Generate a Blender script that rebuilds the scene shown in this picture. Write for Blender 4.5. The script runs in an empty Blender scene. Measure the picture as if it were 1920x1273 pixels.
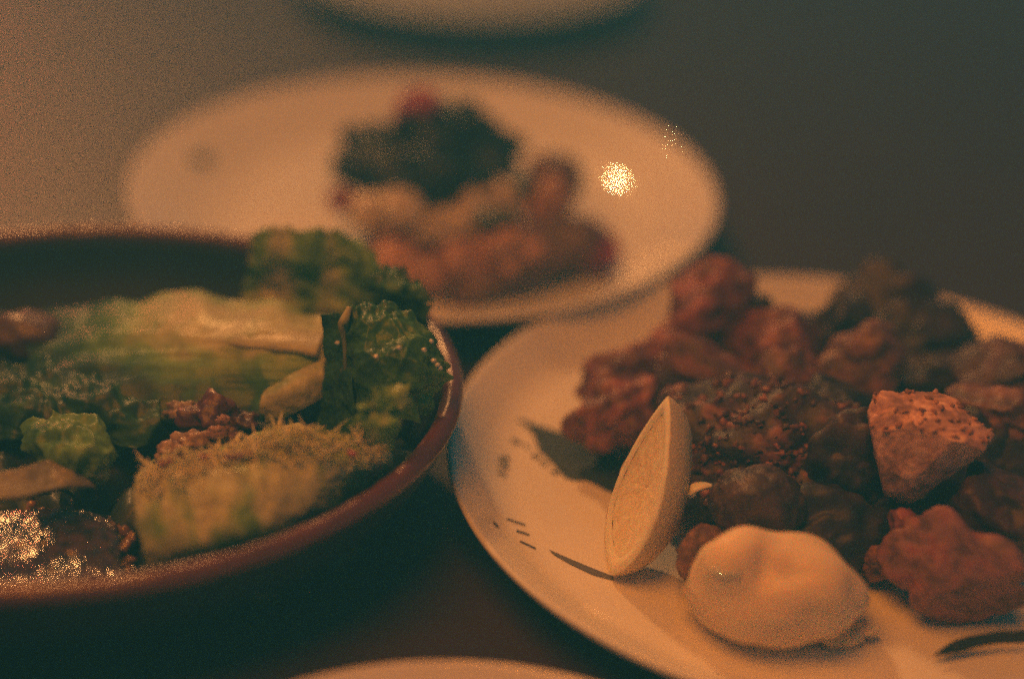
import bpy, bmesh, math, random
import numpy as np
from mathutils import Vector, Matrix, noise, Euler

S = bpy.context.scene
C = S.collection
R = math.radians

# ------------------------------------------------------------------ camera
PITCH, ROLL, H, FPX = R(29), R(-3), .36, 3300.0
cp, sp, cr, sr = math.cos(PITCH), math.sin(PITCH), math.cos(ROLL), math.sin(ROLL)
Xc, Yc, Zc = Vector((1, 0, 0)), Vector((0, sp, cp)), Vector((0, -cp, sp))
RIGHT, UP = Xc * cr - Yc * sr, Xc * sr + Yc * cr
cam_d = bpy.data.cameras.new("camera")
cam = bpy.data.objects.new("camera", cam_d)
C.objects.link(cam)
M = Matrix((RIGHT, UP, Zc)).transposed().to_4x4()
M.translation = Vector((0, 0, H))
cam.matrix_world = M
cam_d.sensor_width = 36
cam_d.lens = 36 * FPX / 1920
cam_d.clip_start = .01
cam_d.clip_end = 50
cam_d.dof.use_dof = True
cam_d.dof.focus_distance = .588
cam_d.dof.aperture_fstop = 1.85
cam_d.dof.aperture_blades = 0
S.camera = cam
S.render.resolution_x, S.render.resolution_y = 1024, 678

# ------------------------------------------------------------------ world and lamps
w = bpy.data.worlds.new("World"); S.world = w; w.use_nodes = True
bg = w.node_tree.nodes["Background"]
bg.inputs[0].default_value = (.14, .66, .92, 1)
bg.inputs[1].default_value = .078


def lamp(name, loc, power, col, radius):
    d = bpy.data.lights.new(name, 'POINT')
    d.energy = power; d.color = col; d.shadow_soft_size = radius
    o = bpy.data.objects.new(name, d); o.location = loc
    C.objects.link(o)
    return o


lamp("warm_side_lamp", (-.36, .26, 1.40), 92.0, (1, .255, .012), .48)
lamp("warm_back_lamp", (-.897, 2.79, 1.8), 258.0, (1, .41, .125), .11)
lamp("added_glow_lamp", (-.85, 2.10, .37), 17.0, (1, .19, .07), .04)  # unseen low lamp, added for the warm glow on the table's back left

S.view_settings.view_transform = 'Standard'
S.view_settings.look = 'None'
S.view_settings.exposure = 0
S.view_settings.gamma = 1
S.render.engine = 'CYCLES'
S.cycles.use_adaptive_sampling = True
S.cycles.adaptive_threshold = .05
S.cycles.adaptive_min_samples = 16
S.cycles.use_denoising = False          # the film's grain is left to the renderer's own noise
S.cycles.max_bounces = 6
S.cycles.caustics_reflective = False
S.cycles.caustics_refractive = False


def at(px, py, z):
    """point of the place at height z seen at (px, py) of the 1920 wide photograph"""
    a, b = px - 960, 636.5 - py
    d = RIGHT * a + UP * b - Zc * FPX
    t = (z - H) / d.z
    return Vector((d.x * t, d.y * t, z))


# ------------------------------------------------------------------ helpers
def proj(q):
    d = Vector(q) - Vector((0, 0, H))
    k = FPX / -d.dot(Zc)
    return 960 + d.dot(RIGHT) * k, 636.5 - d.dot(UP) * k


def link(name, me, mat=None, parent=None, smooth=True):
    o = bpy.data.objects.new(name, me)
    C.objects.link(o)
    if mat is not None:
        for m in (mat if isinstance(mat, (list, tuple)) else [mat]):
            me.materials.append(m)
    if smooth:
        me.polygons.foreach_set('use_smooth', [True] * len(me.polygons))
    if parent is not None:
        o.parent = parent
        o.matrix_parent_inverse = Matrix.Translation(parent.location).inverted() if parent.location.length else Matrix()
    return o


def thing(name, loc, label, cat, group=None):
    o = bpy.data.objects.new(name, None)
    o.location = loc
    o.empty_display_size = .01
    C.objects.link(o)
    return tag(o, label, cat, group)


def tag(o, label=None, cat=None, group=None, kind=None):
    if label: o['label'] = label
    if cat: o['category'] = cat
    if group: o['group'] = group
    if kind: o['kind'] = kind
    return o


def mesh(name, v, f, col=None):
    me = bpy.data.meshes.new(name)
    me.from_pydata([tuple(x) for x in v], [], f)
    me.update()
    if col is not None:
        a = me.color_attributes.new('Col', 'FLOAT_COLOR', 'POINT')
        a.data.foreach_set('color', np.array([(c[0], c[1], c[2], 1) for c in col], 'f').ravel())
    return me


def mix(a, b, t):
    t = max(0, min(1, t))
    return tuple(a[i] + (b[i] - a[i]) * t for i in range(3))


def fbm(p, sc, o=3, seed=0):
    return noise.fractal(Vector(p) * sc + Vector((seed * 7.3, seed * 3.1, seed * 1.7)), .9, 2.1, o)


def lathe(name, prof, mat, parent, c=(0, 0), sx=1, sy=1, rot=0, n=128, wob=0, seed=0):
    v, f = [], []
    ca, sa = math.cos(rot), math.sin(rot)
    for i in range(n):
        t = 2 * math.pi * i / n
        for (r, z) in prof:
            rr = r * (1 + wob * noise.noise(Vector((math.cos(t) * 1.4, math.sin(t) * 1.4, seed))))
            x, y = rr * math.cos(t) * sx, rr * math.sin(t) * sy
            v.append((c[0] + x * ca - y * sa, c[1] + x * sa + y * ca, z + wob * .12 * noise.noise(Vector((math.cos(t), math.sin(t), seed + 5)))))
    m = len(prof)
    for i in range(n):
        k = (i + 1) % n
        for j in range(m - 1):
            f.append((i * m + j, k * m + j, k * m + j + 1, i * m + j + 1))
    me = mesh(name, v, f)
    return link(name, me, mat, parent)


def smooth_prof(pts, sub=6):
    out = []
    n = len(pts)
    for i in range(n - 1):
        p0, p1, p2, p3 = pts[max(i - 1, 0)], pts[i], pts[i + 1], pts[min(i + 2, n - 1)]
        for k in range(sub):
            t = k / sub
            out.append(tuple(.5 * ((2 * p1[a]) + (-p0[a] + p2[a]) * t + (2 * p0[a] - 5 * p1[a] + 4 * p2[a] - p3[a]) * t * t + (-p0[a] + 3 * p1[a] - 3 * p2[a] + p3[a]) * t ** 3) for a in range(2)))
    out.append(pts[-1])
    return out


def cr_interp(P, t):
    n = len(P)
    x = t * (n - 1); i = min(int(x), n - 2); u = x - i
    p0, p1, p2, p3 = P[max(i - 1, 0)], P[i], P[i + 1], P[min(i + 2, n - 1)]
    return .5 * ((2 * p1) + (p2 - p0) * u + (2 * p0 - 5 * p1 + 4 * p2 - p3) * u * u + (3 * p1 - p0 - 3 * p2 + p3) * u ** 3)


def crinkle(p, sc):
    """0 on the creases between the blisters of a leaf, 1 on the blisters"""
    q = p * sc + Vector((noise.noise(p * sc * .8), noise.noise(p * sc * .8 + Vector((9, 0, 0))), 0)) * .5
    ds = noise.voronoi(q)[0]
    return min(1, (ds[1] - ds[0]) * 1.8)


def sheet(name, grid, mat, parent=None, streak=None, nu=70, nv=50, thick=.0007, bump=.002, bsc=90, ruffle=None, seed=0, colfn=None, jag=0, fine=.0004):
    """leaf-like sheet through a grid of control points; grid = rows of Vectors. ruffle=(edge, amp, freq)"""
    rows = [[cr_interp(r, i / (nu - 1)) for i in range(nu)] for r in grid]
    P = [[None] * nu for _ in range(nv)]
    for i in range(nu):
        colp = [r[i] for r in rows]
        for j in range(nv):
            P[j][i] = cr_interp(colp, j / (nv - 1))
    N = [[None] * nu for _ in range(nv)]
    for j in range(nv):
        for i in range(nu):
            a = P[j][min(i + 1, nu - 1)] - P[j][max(i - 1, 0)]
            b = P[min(j + 1, nv - 1)][i] - P[max(j - 1, 0)][i]
            N[j][i] = a.cross(b).normalized()
    Q = [[None] * nu for _ in range(nv)]
    cols = []
    for j in range(nv):
        for i in range(nu):
            s, t = i / (nu - 1), j / (nv - 1)
            p, n = P[j][i], N[j][i]
            d = .7 * bump * fbm(p, bsc, 3, seed) + fine * fbm(p, bsc * 5, 2, seed + 3)
            # blistered romaine texture: rounded cells between veins
            if bump:
                d += bump * (crinkle(p, bsc) - .5) * .9
            if streak: d += streak[2] * fbm((s * streak[0], t * streak[1], 0), 1, 3, seed)
            q = p + n * d
            if ruffle:
                for (edge, amp, fr) in ruffle:
                    e = {'top': 1 - t, 'bottom': t, 'left': 1 - s, 'right': s}[edge]
                    al = s if edge in ('top', 'bottom') else t
                    k = max(0, e - .55) / .45
                    wv = noise.noise(Vector((al * fr * 1.7, seed * 3.3, 0))) * 1.6
                    q = q + n * (amp * k * k * wv)
                    if jag:
                        dirv = (P[0][i] - P[min(3, nv - 1)][i]) if edge == 'top' else (P[nv - 1][i] - P[nv - 4][i]) if edge == 'bottom' else (P[j][nu - 1] - P[j][nu - 4]) if edge == 'right' else (P[j][0] - P[j][3])
                        if dirv.length > 1e-7:
                            q = q + dirv.normalized() * (jag * .7 * k ** 4 * (noise.noise(Vector((al * fr * 3.1, seed + 1, 0))) + .6 * noise.noise(Vector((al * fr * 9, seed + 2, 0)))))
            Q[j][i] = q
            if colfn: cols.append(colfn(s, t, q))
    v, f = [], []
    idx = lambda L, j, i: L * nu * nv + j * nu + i
    for L in (0, 1):
        for j in range(nv):
            for i in range(nu):
                v.append(Q[j][i] - N[j][i] * (thick if L else 0))
    for j in range(nv - 1):
        for i in range(nu - 1):
            f.append((idx(0, j, i), idx(0, j, i + 1), idx(0, j + 1, i + 1), idx(0, j + 1, i)))
            f.append((idx(1, j, i), idx(1, j + 1, i), idx(1, j + 1, i + 1), idx(1, j, i + 1)))
    for i in range(nu - 1):
        f.append((idx(0, 0, i), idx(1, 0, i), idx(1, 0, i + 1), idx(0, 0, i + 1)))
        f.append((idx(0, nv - 1, i), idx(0, nv - 1, i + 1), idx(1, nv - 1, i + 1), idx(1, nv - 1, i)))
    for j in range(nv - 1):
        f.append((idx(0, j, 0), idx(0, j + 1, 0), idx(1, j + 1, 0), idx(1, j, 0)))
        f.append((idx(0, j, nu - 1), idx(1, j, nu - 1), idx(1, j + 1, nu - 1), idx(0, j + 1, nu - 1)))
    me = mesh(name, v, f, cols * 2 if colfn else None)
    return link(name, me, mat, parent)


def G(rows):
    return [[at(*p) for p in r] for r in rows]


_ico = {}


def ico(sub):
    if sub not in _ico:
        bm = bmesh.new()
        bmesh.ops.create_icosphere(bm, subdivisions=sub, radius=1)
        bm.verts.ensure_lookup_table()
        _ico[sub] = ([v.co.copy() for v in bm.verts], [tuple(x.index for x in f.verts) for f in bm.faces])
        bm.free()
    return _ico[sub]


def blob_geo(c, rad, rot=(0, 0, 0), sub=5, lump=.25, lsc=1.6, crumb=.05, csc=9, seed=0, cuts=None, power=1.0, colfn=None):
    """irregular lump: ellipsoid, noise lumps, crumbs and flat cut planes"""
    V, F = ico(sub)
    E = Euler(rot).to_matrix()
    out, cols = [], []
    rm = max(rad)
    for u in V:
        p = u.copy()
        if power != 1.0:
            m = (abs(p.x) ** power + abs(p.y) ** power + abs(p.z) ** power) ** (1 / power)
            p = p / m
        k = 1 + lump * fbm(u, lsc, 2, seed)
        p = p * k
        if cuts:
            for (n, d) in cuts:
                n = Vector(n).normalized()
                e = p.dot(n) - d
                if e > 0:
                    p = p - n * e * .93
        q = Vector((p.x * rad[0], p.y * rad[1], p.z * rad[2]))
        cr_ = 0
        if crumb:
            cr_ = fbm(u * 1.0, csc, 4, seed + 11) + .5 * (.5 - noise.voronoi(u * csc * .8 + Vector((seed, 0, 0)))[0][0])
            q += u * (crumb * rm * cr_)
        q = E @ q + Vector(c)
        out.append(q)
        if colfn: cols.append(colfn(u, q, cr_))
    return out, F, cols


def blob(name, c, rad, mat, parent=None, **k):
    v, f, col = blob_geo(c, rad, **k)
    return link(name, mesh(name, v, f, col or None), mat, parent)


# ------------------------------------------------------------------ materials
def material(name, base=(.5, .5, .5), rough=.5, col_attr=False, var=0, var_scale=60, bump=0, bump_scale=400, coat=0, sss=0, sss_r=(1, .5, .3), spec=.5, dark=None, coat_rough=.08, ramp=(.35, .65), stretch=(1, 1, 1), transl=0):
    m = bpy.data.materials.new(name); m.use_nodes = True
    nt = m.node_tree; N = nt.nodes; L = nt.links
    b = N['Principled BSDF']
    b.inputs['Roughness'].default_value = rough
    b.inputs['Specular IOR Level'].default_value = spec
    b.inputs['Coat Weight'].default_value = coat
    b.inputs['Coat Roughness'].default_value = coat_rough
    if sss:
        b.inputs['Subsurface Weight'].default_value = sss
        b.inputs['Subsurface Radius'].default_value = sss_r
        b.inputs['Subsurface Scale'].default_value = .004
    tc = N.new('ShaderNodeTexCoord')
    mp = N.new('ShaderNodeMapping'); mp.inputs['Scale'].default_value = stretch
    L.new(tc.outputs['Object'], mp.inputs[0])
    if col_attr:
        a = N.new('ShaderNodeVertexColor'); a.layer_name = 'Col'; src = a.outputs[0]
    else:
        a = N.new('ShaderNodeRGB'); a.outputs[0].default_value = (*base, 1); src = a.outputs[0]
    if var:
        n = N.new('ShaderNodeTexNoise'); n.inputs['Scale'].default_value = var_scale; n.inputs['Detail'].default_value = 5
        n.inputs['Roughness'].default_value = .65
        L.new(mp.outputs[0], n.inputs['Vector'])
        r = N.new('ShaderNodeMapRange'); r.inputs[1].default_value = ramp[0]; r.inputs[2].default_value = ramp[1]
        L.new(n.outputs[0], r.inputs[0])
        mx = N.new('ShaderNodeMix'); mx.data_type = 'RGBA'
        L.new(r.outputs[0], mx.inputs[0])
        L.new(src, mx.inputs[6])
        if dark is not None:
            mx.inputs[7].default_value = (*dark, 1)
            mul = N.new('ShaderNodeMath'); mul.operation = 'MULTIPLY'; mul.inputs[1].default_value = var
            L.new(r.outputs[0], mul.inputs[0]); L.new(mul.outputs[0], mx.inputs[0])
        else:
            hs = N.new('ShaderNodeHueSaturation'); hs.inputs['Value'].default_value = 1 - var
            L.new(src, hs.inputs['Color']); L.new(hs.outputs[0], mx.inputs[7])
        src = mx.outputs[2]
    L.new(src, b.inputs['Base Color'])
    if bump:
        n = N.new('ShaderNodeTexNoise'); n.inputs['Scale'].default_value = bump_scale; n.inputs['Detail'].default_value = 4
        L.new(mp.outputs[0], n.inputs['Vector'])
        bp = N.new('ShaderNodeBump'); bp.inputs['Strength'].default_value = bump; bp.inputs['Distance'].default_value = .0006
        L.new(n.outputs[0], bp.inputs['Height']); L.new(bp.outputs[0], b.inputs['Normal'])
    if transl:
        tr = N.new('ShaderNodeBsdfTranslucent'); L.new(src, tr.inputs[0])
        ms = N.new('ShaderNodeMixShader'); ms.inputs[0].default_value = transl
        L.new(b.outputs[0], ms.inputs[1]); L.new(tr.outputs[0], ms.inputs[2])
        L.new(ms.outputs[0], N['Material Output'].inputs[0])
    return m


MT = dict(
    table=material('dark_table_wood', (.055, .028, .021), .45, var=.5, var_scale=9, bump=.25, bump_scale=90, stretch=(1, 9, 1), dark=(.03, .02, .018), spec=.32),
    china=material('white_glazed_china', (.80, .77, .68), .45, var=.08, var_scale=25, spec=.12, coat=.9, coat_rough=.06),
    dimmed_dish=material('light_dimmed_dish', (.34, .33, .28), .5, var=.2, var_scale=40),  # darker base colour stands in for the weaker light on the back dish
    print=material('dark_plate_print', (.02, .03, .03), .6, var=.3, var_scale=160, dark=(.012, .02, .02)),
    print_faint=material('faded_plate_print', (.11, .10, .085), .5),
    bowl=material('dark_bowl_glaze', (.014, .018, .018), .6, var=.4, var_scale=30, bump=.2, bump_scale=120, spec=.3),
    rim=material('red_brown_rim_glaze', (.15, .042, .034), .30, var=.55, var_scale=55, bump=.5, bump_scale=160, coat=.15, coat_rough=.2, dark=(.09, .04, .03)),
    leaf=material('wet_lettuce_leaf', rough=.5, col_attr=True, var=.3, var_scale=120, bump=.3, bump_scale=300, coat=.12, coat_rough=.25, transl=.3),
    shred=material('grated_topping', rough=.6, col_attr=True, transl=.35),
    food=material('mixed_food', rough=.5, col_attr=True, var=.4, var_scale=150, bump=.6, bump_scale=600, coat=.15, coat_rough=.2),
    crust=material('browned_crust', rough=.55, col_attr=True, var=.3, var_scale=160, bump=.45, bump_scale=600, coat=.04, coat_rough=.3),
    wet=material('oily_grain', rough=.22, col_attr=True, coat=1, coat_rough=.07),
    drop=material('water_drop', (.6, .6, .5), .03, coat=1, coat_rough=.02),
    pith=material('lemon_pith', (.93, .86, .62), .5, sss=.3, var=.12, var_scale=200, bump=.3, bump_scale=700),
    pulp=material('lemon_pulp', rough=.35, col_attr=True, sss=.3, bump=.3, bump_scale=700, coat=.15, coat_rough=.15),
    rind=material('lemon_rind', (.70, .50, .13), .45, sss=.15, bump=.9, bump_scale=1300, coat=.1),
    dip=material('smooth_pale_cream', (.86, .70, .48), .45, sss=.4, var=.12, var_scale=60, bump=.12, bump_scale=200, spec=.15, coat=.12, coat_rough=.3),
    bread=material('toasted_bread', rough=.55, col_attr=True, var=.2, var_scale=160, bump=.35, bump_scale=700, coat=.2, coat_rough=.2),
)

# ------------------------------------------------------------------ table
def slab(name, x0, x1, y0, y1, z0, z1, mat, parent=None):
    v = [(x, y, z) for z in (z0, z1) for y in (y0, y1) for x in (x0, x1)]
    f = [(0, 2, 3, 1), (4, 5, 7, 6), (0, 1, 5, 4), (2, 6, 7, 3), (0, 4, 6, 2), (1, 3, 7, 5)]
    return link(name, mesh(name, v, f), mat, parent, smooth=False)


tb = slab('table', -.85, .85, -.25, 1.65, -.03, 0, MT['table'])
tag(tb, 'dark brown wooden table that all the dishes stand on', 'table', kind='structure')

# ------------------------------------------------------------------ plates
def plate_top(flat, tilt, rr, z0=.0098, grow=1.8):
    """upper surface of a plate: flat well, then a rim whose slope grows to tilt (degrees)"""
    pts = [(0, z0), (flat * .5, z0)]
    z, r = z0, flat
    n = 22
    for i in range(n + 1):
        pts.append((r, z))
        a = tilt * min(1, (i / n) * grow)
        dr = (rr - flat) / n
        z += dr * math.tan(R(a)); r += dr
    return pts


def top_z(top, r):
    for (a, b) in zip(top, top[1:]):
        if a[0] <= r <= b[0]:
            return a[1] + (b[1] - a[1]) * (r - a[0]) / max(1e-9, b[0] - a[0])
    return top[-1][1]


TOP_R = plate_top(.117, 38, .1405)
TOP_T = plate_top(.084, 29.5, .1380, .0055)
TOP_S = plate_top(.117, 33, .1405)


def plate(c, scale, label, top=TOP_T, mat='china'):
    t = thing('dinner_plate', (c[0], c[1], 0), label, 'plate')
    r, z = top[-1]
    prof = top + [(r + .0012, z + .0006), (r + .0022, z + .0002), (r + .0025, z - .0010), (r + .0015, z - .0022)]
    prof += [(a - .001, max(b - .0036, .003)) for a, b in top[::-1] if a > .09] + [(.088, .0026), (.086, .0012), (.082, .0012), (.080, .0022), (0, .0024)]
    lathe('plate_body', [(a * scale, b) for a, b in prof], MT[mat], t, c=c, n=160)
    return t


RP = (.1215, .5355); TP = (-.044, .749)
right_plate = plate(RP, 1.0, 'big white dinner plate piled with browned pieces, lemon and dip, on the right', TOP_R)
top_plate = plate(TP, .968, 'white plate of dark greens and pale chunks standing behind the bowl')
back_plate = plate((-.043, 1.112), .80, 'pale blurred dish cut off by the top edge of the photo', TOP_S, 'dimmed_dish')
near_plate = plate((-.007, .311), .72, 'pale blurred plate whose rim just shows at the bottom edge', TOP_S)
ZW = .0098


def on_plate(px, py, lift=.00035):
    z = .0098
    for _ in range(6):
        p = at(px, py, z)
        z = top_z(TOP_R, math.hypot(p.x - RP[0], p.y - RP[1])) + lift
    return at(px, py, z)


def poly_print(name, pts, mat, parent):
    """flat mark printed on the plate and following its surface"""
    def inside(x, y):
        c = False
        for (x0, y0), (x1, y1) in zip(pts, pts[1:] + pts[:1]):
            if (y0 > y) != (y1 > y) and x < (x1 - x0) * (y - y0) / (y1 - y0) + x0:
                c = not c
        return c
    xs, ys = [p[0] for p in pts], [p[1] for p in pts]
    st = 2.2 if len(pts) > 20 else 1.1
    v, f, idx = [], [], {}
    nx, ny = int((max(xs) - min(xs)) / st) + 2, int((max(ys) - min(ys)) / st) + 2

    def vert(i, j):
        if (i, j) not in idx:
            idx[i, j] = len(v)
            v.append(on_plate(min(xs) + i * st, min(ys) + j * st))
        return idx[i, j]
    for j in range(ny):
        for i in range(nx):
            if inside(min(xs) + (i + .5) * st, min(ys) + (j + .5) * st):
                f.append((vert(i, j), vert(i, j + 1), vert(i + 1, j + 1), vert(i + 1, j)))
    me = mesh(name, v, f)
    return link(name, me, mat, parent, smooth=False)


random.seed(4)
# big leafy print with a ragged lower edge
up_ = [(966, 782), (1000, 794), (1040, 806), (1085, 822), (1130, 842), (1170, 862), (1215, 880)]
lo_ = [(1200, 960), (1150, 925), (1130, 915), (1105, 903), (1080, 899), (1060, 896), (1046, 880), (1030, 862), (1012, 846), (1008, 838), (1000, 815), (985, 796)]
pts = list(up_)
for i in range(len(lo_) - 1):
    a, b = lo_[i], lo_[i + 1]
    for k in range(5):
        t = k / 5
        j = 6 * (random.random() - .5) if 0 < k else 0
        pts.append((a[0] + (b[0] - a[0]) * t + j, a[1] + (b[1] - a[1]) * t + j * 1.1))
pl = poly_print('printed_leaf', pts, MT['print'], right_plate)
pl['label'] = 'dark ragged leaf printed on the plate left of the lemon'
for (x, y, a, l) in [(968, 828, .3, 26), (988, 838, .8, 16), (1004, 855, .2, 20), (1020, 868, .6, 22), (1040, 885, .4, 18)]:
    dx, dy = math.cos(a) * l / 2, math.sin(a) * l / 2
    poly_print('printed_leaf_tip', [(x - dx, y - dy), (x, y - 5), (x + dx, y + dy), (x + 2, y + 5)], MT['print'], right_plate)
poly_print('printed_line', [(1030, 1030), (1062, 1044), (1100, 1060), (1150, 1080), (1150, 1087), (1110, 1076), (1068, 1056), (1040, 1040)], MT['print_faint'], right_plate)
for (x0, y0, x1, y1, wd) in [(950, 970, 985, 982, 3), (968, 992, 992, 1000, 3.5), (975, 1012, 1005, 1026, 3), (925, 975, 935, 985, 5)]:
    poly_print('printed_line', [(x0, y0), (x1, y1), (x1, y1 + wd), (x0, y0 + wd)], MT['print_faint'], right_plate)


def text_mesh(s, size, loc, rotz, mat, parent, name, tilt=(0, 0)):
    cu = bpy.data.curves.new(name, 'FONT'); cu.body = s; cu.size = size; cu.extrude = .00004
    o = bpy.data.objects.new('tmp', cu); C.objects.link(o)
    dg = bpy.context.evaluated_depsgraph_get()
    me = bpy.data.meshes.new_from_object(o.evaluated_get(dg))
    bpy.data.objects.remove(o)
    me.transform(Matrix.Translation(loc) @ Euler((tilt[0], tilt[1], rotz)).to_matrix().to_4x4())
    return link(name, me, mat, parent, smooth=False)


text_mesh('ros', .0105, on_plate(950, 892, .0009), R(88), MT['print'], right_plate, 'lettering')

# ------------------------------------------------------------------ bowl
BC = (-.1508, .5173)
bowl = thing('salad_bowl', (BC[0], BC[1], 0), 'oval dark bowl of lettuce salad with a reddish brown rim, on the left', 'bowl')
BA, BS = R(12), .90
body = smooth_prof([(0, .0065), (.066, .0070), (.101, .0150), (.120, .0300), (.1283, .0460)], 6) + smooth_prof([(.1352, .0460), (.1265, .0290), (.108, .0115), (.080, .0030), (.058, .001), (0, .001)], 6)
lathe('bowl_body', body, MT['bowl'], bowl, c=BC, sx=1, sy=BS, rot=BA, n=160)
rim = [(.1283, .0457), (.1280, .0477), (.1294, .0497), (.1318, .0505), (.1341, .0496), (.1355, .0475), (.1352, .0457), (.1338, .0450), (.1283, .0457)]
rimo = lathe('rim', smooth_prof(rim, 4), MT['rim'], bowl, c=BC, sx=1, sy=BS, rot=BA, n=260)
for v in rimo.data.vertices:
    v.co += Vector((v.co.x - BC[0], v.co.y - BC[1], 0)).normalized() * (.0004 * noise.noise(v.co * 320)) + Vector((0, 0, .0005 * noise.noise(v.co * 240)))

# ---- salad
def atb(px, py, z):
    return at(px, py, .042 + (z - .055) * .85)


def Gb(rows):
    return [[atb(*p) for p in r] for r in rows]


PALE, LIME, MID, DEEP = (.66, .66, .34), (.26, .47, .08), (.085, .25, .04), (.02, .09, .035)


def leafcol(fn):
    def g(s, t, p):
        k = fn(s, t)
        k += .16 * fbm(p, 130, 3, 2) + (.16 * (crinkle(p, 95) - .6) if k > .2 else 0)
        if k < .33: return mix(PALE, LIME, k / .33)
        if k < .66: return mix(LIME, MID, (k - .33) / .33)
        return mix(MID, DEEP, (k - .66) / .34)
    return g


GS = 'lettuce leaves in the salad bowl'
# bed of small torn leaves under everything: a mass nobody could count
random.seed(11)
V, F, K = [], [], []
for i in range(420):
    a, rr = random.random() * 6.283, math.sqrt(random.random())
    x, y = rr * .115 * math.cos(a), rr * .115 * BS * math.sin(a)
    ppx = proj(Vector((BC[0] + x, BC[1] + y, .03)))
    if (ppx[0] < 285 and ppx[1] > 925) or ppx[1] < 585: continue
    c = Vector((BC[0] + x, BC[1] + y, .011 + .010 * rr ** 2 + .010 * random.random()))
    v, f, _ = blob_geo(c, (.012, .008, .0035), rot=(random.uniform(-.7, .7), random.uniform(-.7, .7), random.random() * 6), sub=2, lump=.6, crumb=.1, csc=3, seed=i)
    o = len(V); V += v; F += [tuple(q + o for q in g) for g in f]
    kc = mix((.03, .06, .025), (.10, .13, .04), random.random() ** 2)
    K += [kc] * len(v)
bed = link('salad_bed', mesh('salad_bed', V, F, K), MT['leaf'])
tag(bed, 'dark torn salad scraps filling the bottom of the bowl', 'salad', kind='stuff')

# upright leaf at the back
t1 = sheet('lettuce_leaf', Gb([
    [(478, 436, .088), (520, 428, .091), (575, 432, .092), (625, 432, .090), (668, 452, .088), (715, 497, .086), (770, 520, .084), (798, 560, .080)],
    [(470, 480, .078), (525, 475, .082), (585, 480, .083), (640, 480, .081), (690, 505, .080), (735, 540, .078), (785, 560, .076), (802, 590, .073)],
    [(460, 530, .064), (520, 525, .068), (585, 530, .070), (640, 535, .070), (700, 555, .068), (750, 575, .066), (790, 600, .065), (806, 620, .063)],
    [(452, 600, .048), (520, 605, .050), (585, 610, .050), (640, 615, .052), (700, 620, .052), (750, 640, .052), (790, 650, .052), (805, 650, .052)]]),
    MT['leaf'], nu=120, nv=60, bump=.0024, bsc=95, ruffle=[('top', .005, 7), ('right', .004, 5)], jag=.003, seed=1,
    colfn=leafcol(lambda s, t: .12 + .75 * s - .2 * max(0, t - .4) + .30 * math.sin(s * 27 + t) * (1 - s)))
tag(t1, 'upright mid green lettuce leaf at the back of the bowl', 'lettuce leaf', GS)

# dark curled edge right of it
t1b = sheet('lettuce_leaf', Gb([
    [(690, 515, .090), (725, 507, .092), (755, 512, .092), (785, 535, .090), (803, 575, .086)],
    [(695, 540, .084), (730, 545, .090), (762, 545, .091), (790, 565, .087), (806, 600, .080)],
    [(700, 575, .074), (735, 580, .076), (765, 590, .076), (790, 605, .074), (806, 632, .070)]]),
    MT['leaf'], nu=110, nv=44, bump=.0024, bsc=110, ruffle=[('top', .005, 6), ('bottom', .002, 4)], jag=.001, seed=7, colfn=leafcol(lambda s, t: .86 - .1 * t))
tag(t1b, 'dark green crinkled leaf tip between the upright leaf and the bowl rim', 'lettuce leaf', GS)

# large leaf lying across with a pale rib
big = thing('romaine_leaf', atb(400, 650, .05), 'long romaine leaf with a broad pale rib lying across the bowl', 'lettuce leaf', GS)
sheet('blade', Gb([
    [(60, 600, .050), (170, 575, .058), (260, 565, .063), (340, 548, .066), (430, 566, .068), (520, 572, .070), (604, 590, .070)],
    [(50, 640, .052), (160, 625, .058), (260, 612, .065), (350, 606, .070), (430, 610, .073), (520, 615, .074), (607, 622, .074)],
    [(60, 690, .052), (160, 675, .057), (260, 662, .062), (350, 660, .066), (440, 662, .068), (530, 665, .070), (611, 668, .070)],
    [(70, 740, .048), (170, 735, .052), (260, 725, .056), (350, 722, .059), (440, 722, .060), (530, 722, .062), (606, 712, .063)],
    [(80, 800, .042), (180, 790, .046), (260, 785, .049), (340, 790, .050), (420, 790, .050), (480, 790, .050), (540, 778, .050)]]),
    MT['leaf'], big, streak=(2.2, 13, .0005), nu=150, nv=90, bump=.0009, bsc=45, fine=.00012, ruffle=[('bottom', .007, 4), ('top', .004, 4), ('left', .006, 3)], jag=.0015, seed=3,
    colfn=leafcol(lambda s, t: (.02 if .12 < t < .42 else .02 + (min(abs(t - .12), abs(t - .42))) * 2.2) + max(0, .45 - s) * 2.6 - max(0, s - .6) * .7 * max(0, t - .45)))
# rib
def tube(name, pts, rads, mat, parent=None, n=16, flat=.5, seed=0, colfn=None, sub=8):
    P = [cr_interp(pts, i / (len(pts) * sub - 1)) for i in range(len(pts) * sub)]
    rr = [cr_interp([Vector((r, 0, 0)) for r in rads], i / (len(pts) * sub - 1)).x for i in range(len(pts) * sub)]
    v, f, col = [], [], []
    for i, p in enumerate(P):
        t = (P[min(i + 1, len(P) - 1)] - P[max(i - 1, 0)]).normalized()
        a = t.cross(Vector((0, 0, 1))).normalized(); b = a.cross(t)
        for k in range(n):
            an = 6.2832 * k / n
            q = p + a * math.cos(an) * rr[i] + b * math.sin(an) * rr[i] * flat
            q += (q - p) * .15 * fbm(q, 120, 2, seed)
            v.append(q)
            if colfn: col.append(colfn(i / len(P), k / n, q))
    for i in range(len(P) - 1):
        for k in range(n):
            f.append((i * n + k, i * n + (k + 1) % n, (i + 1) * n + (k + 1) % n, (i + 1) * n + k))
    f.append(tuple(range(n))[::-1]); f.append(tuple(range((len(P) - 1) * n, len(P) * n)))
    return link(name, mesh(name, v, f, col or None), mat, parent)


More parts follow.
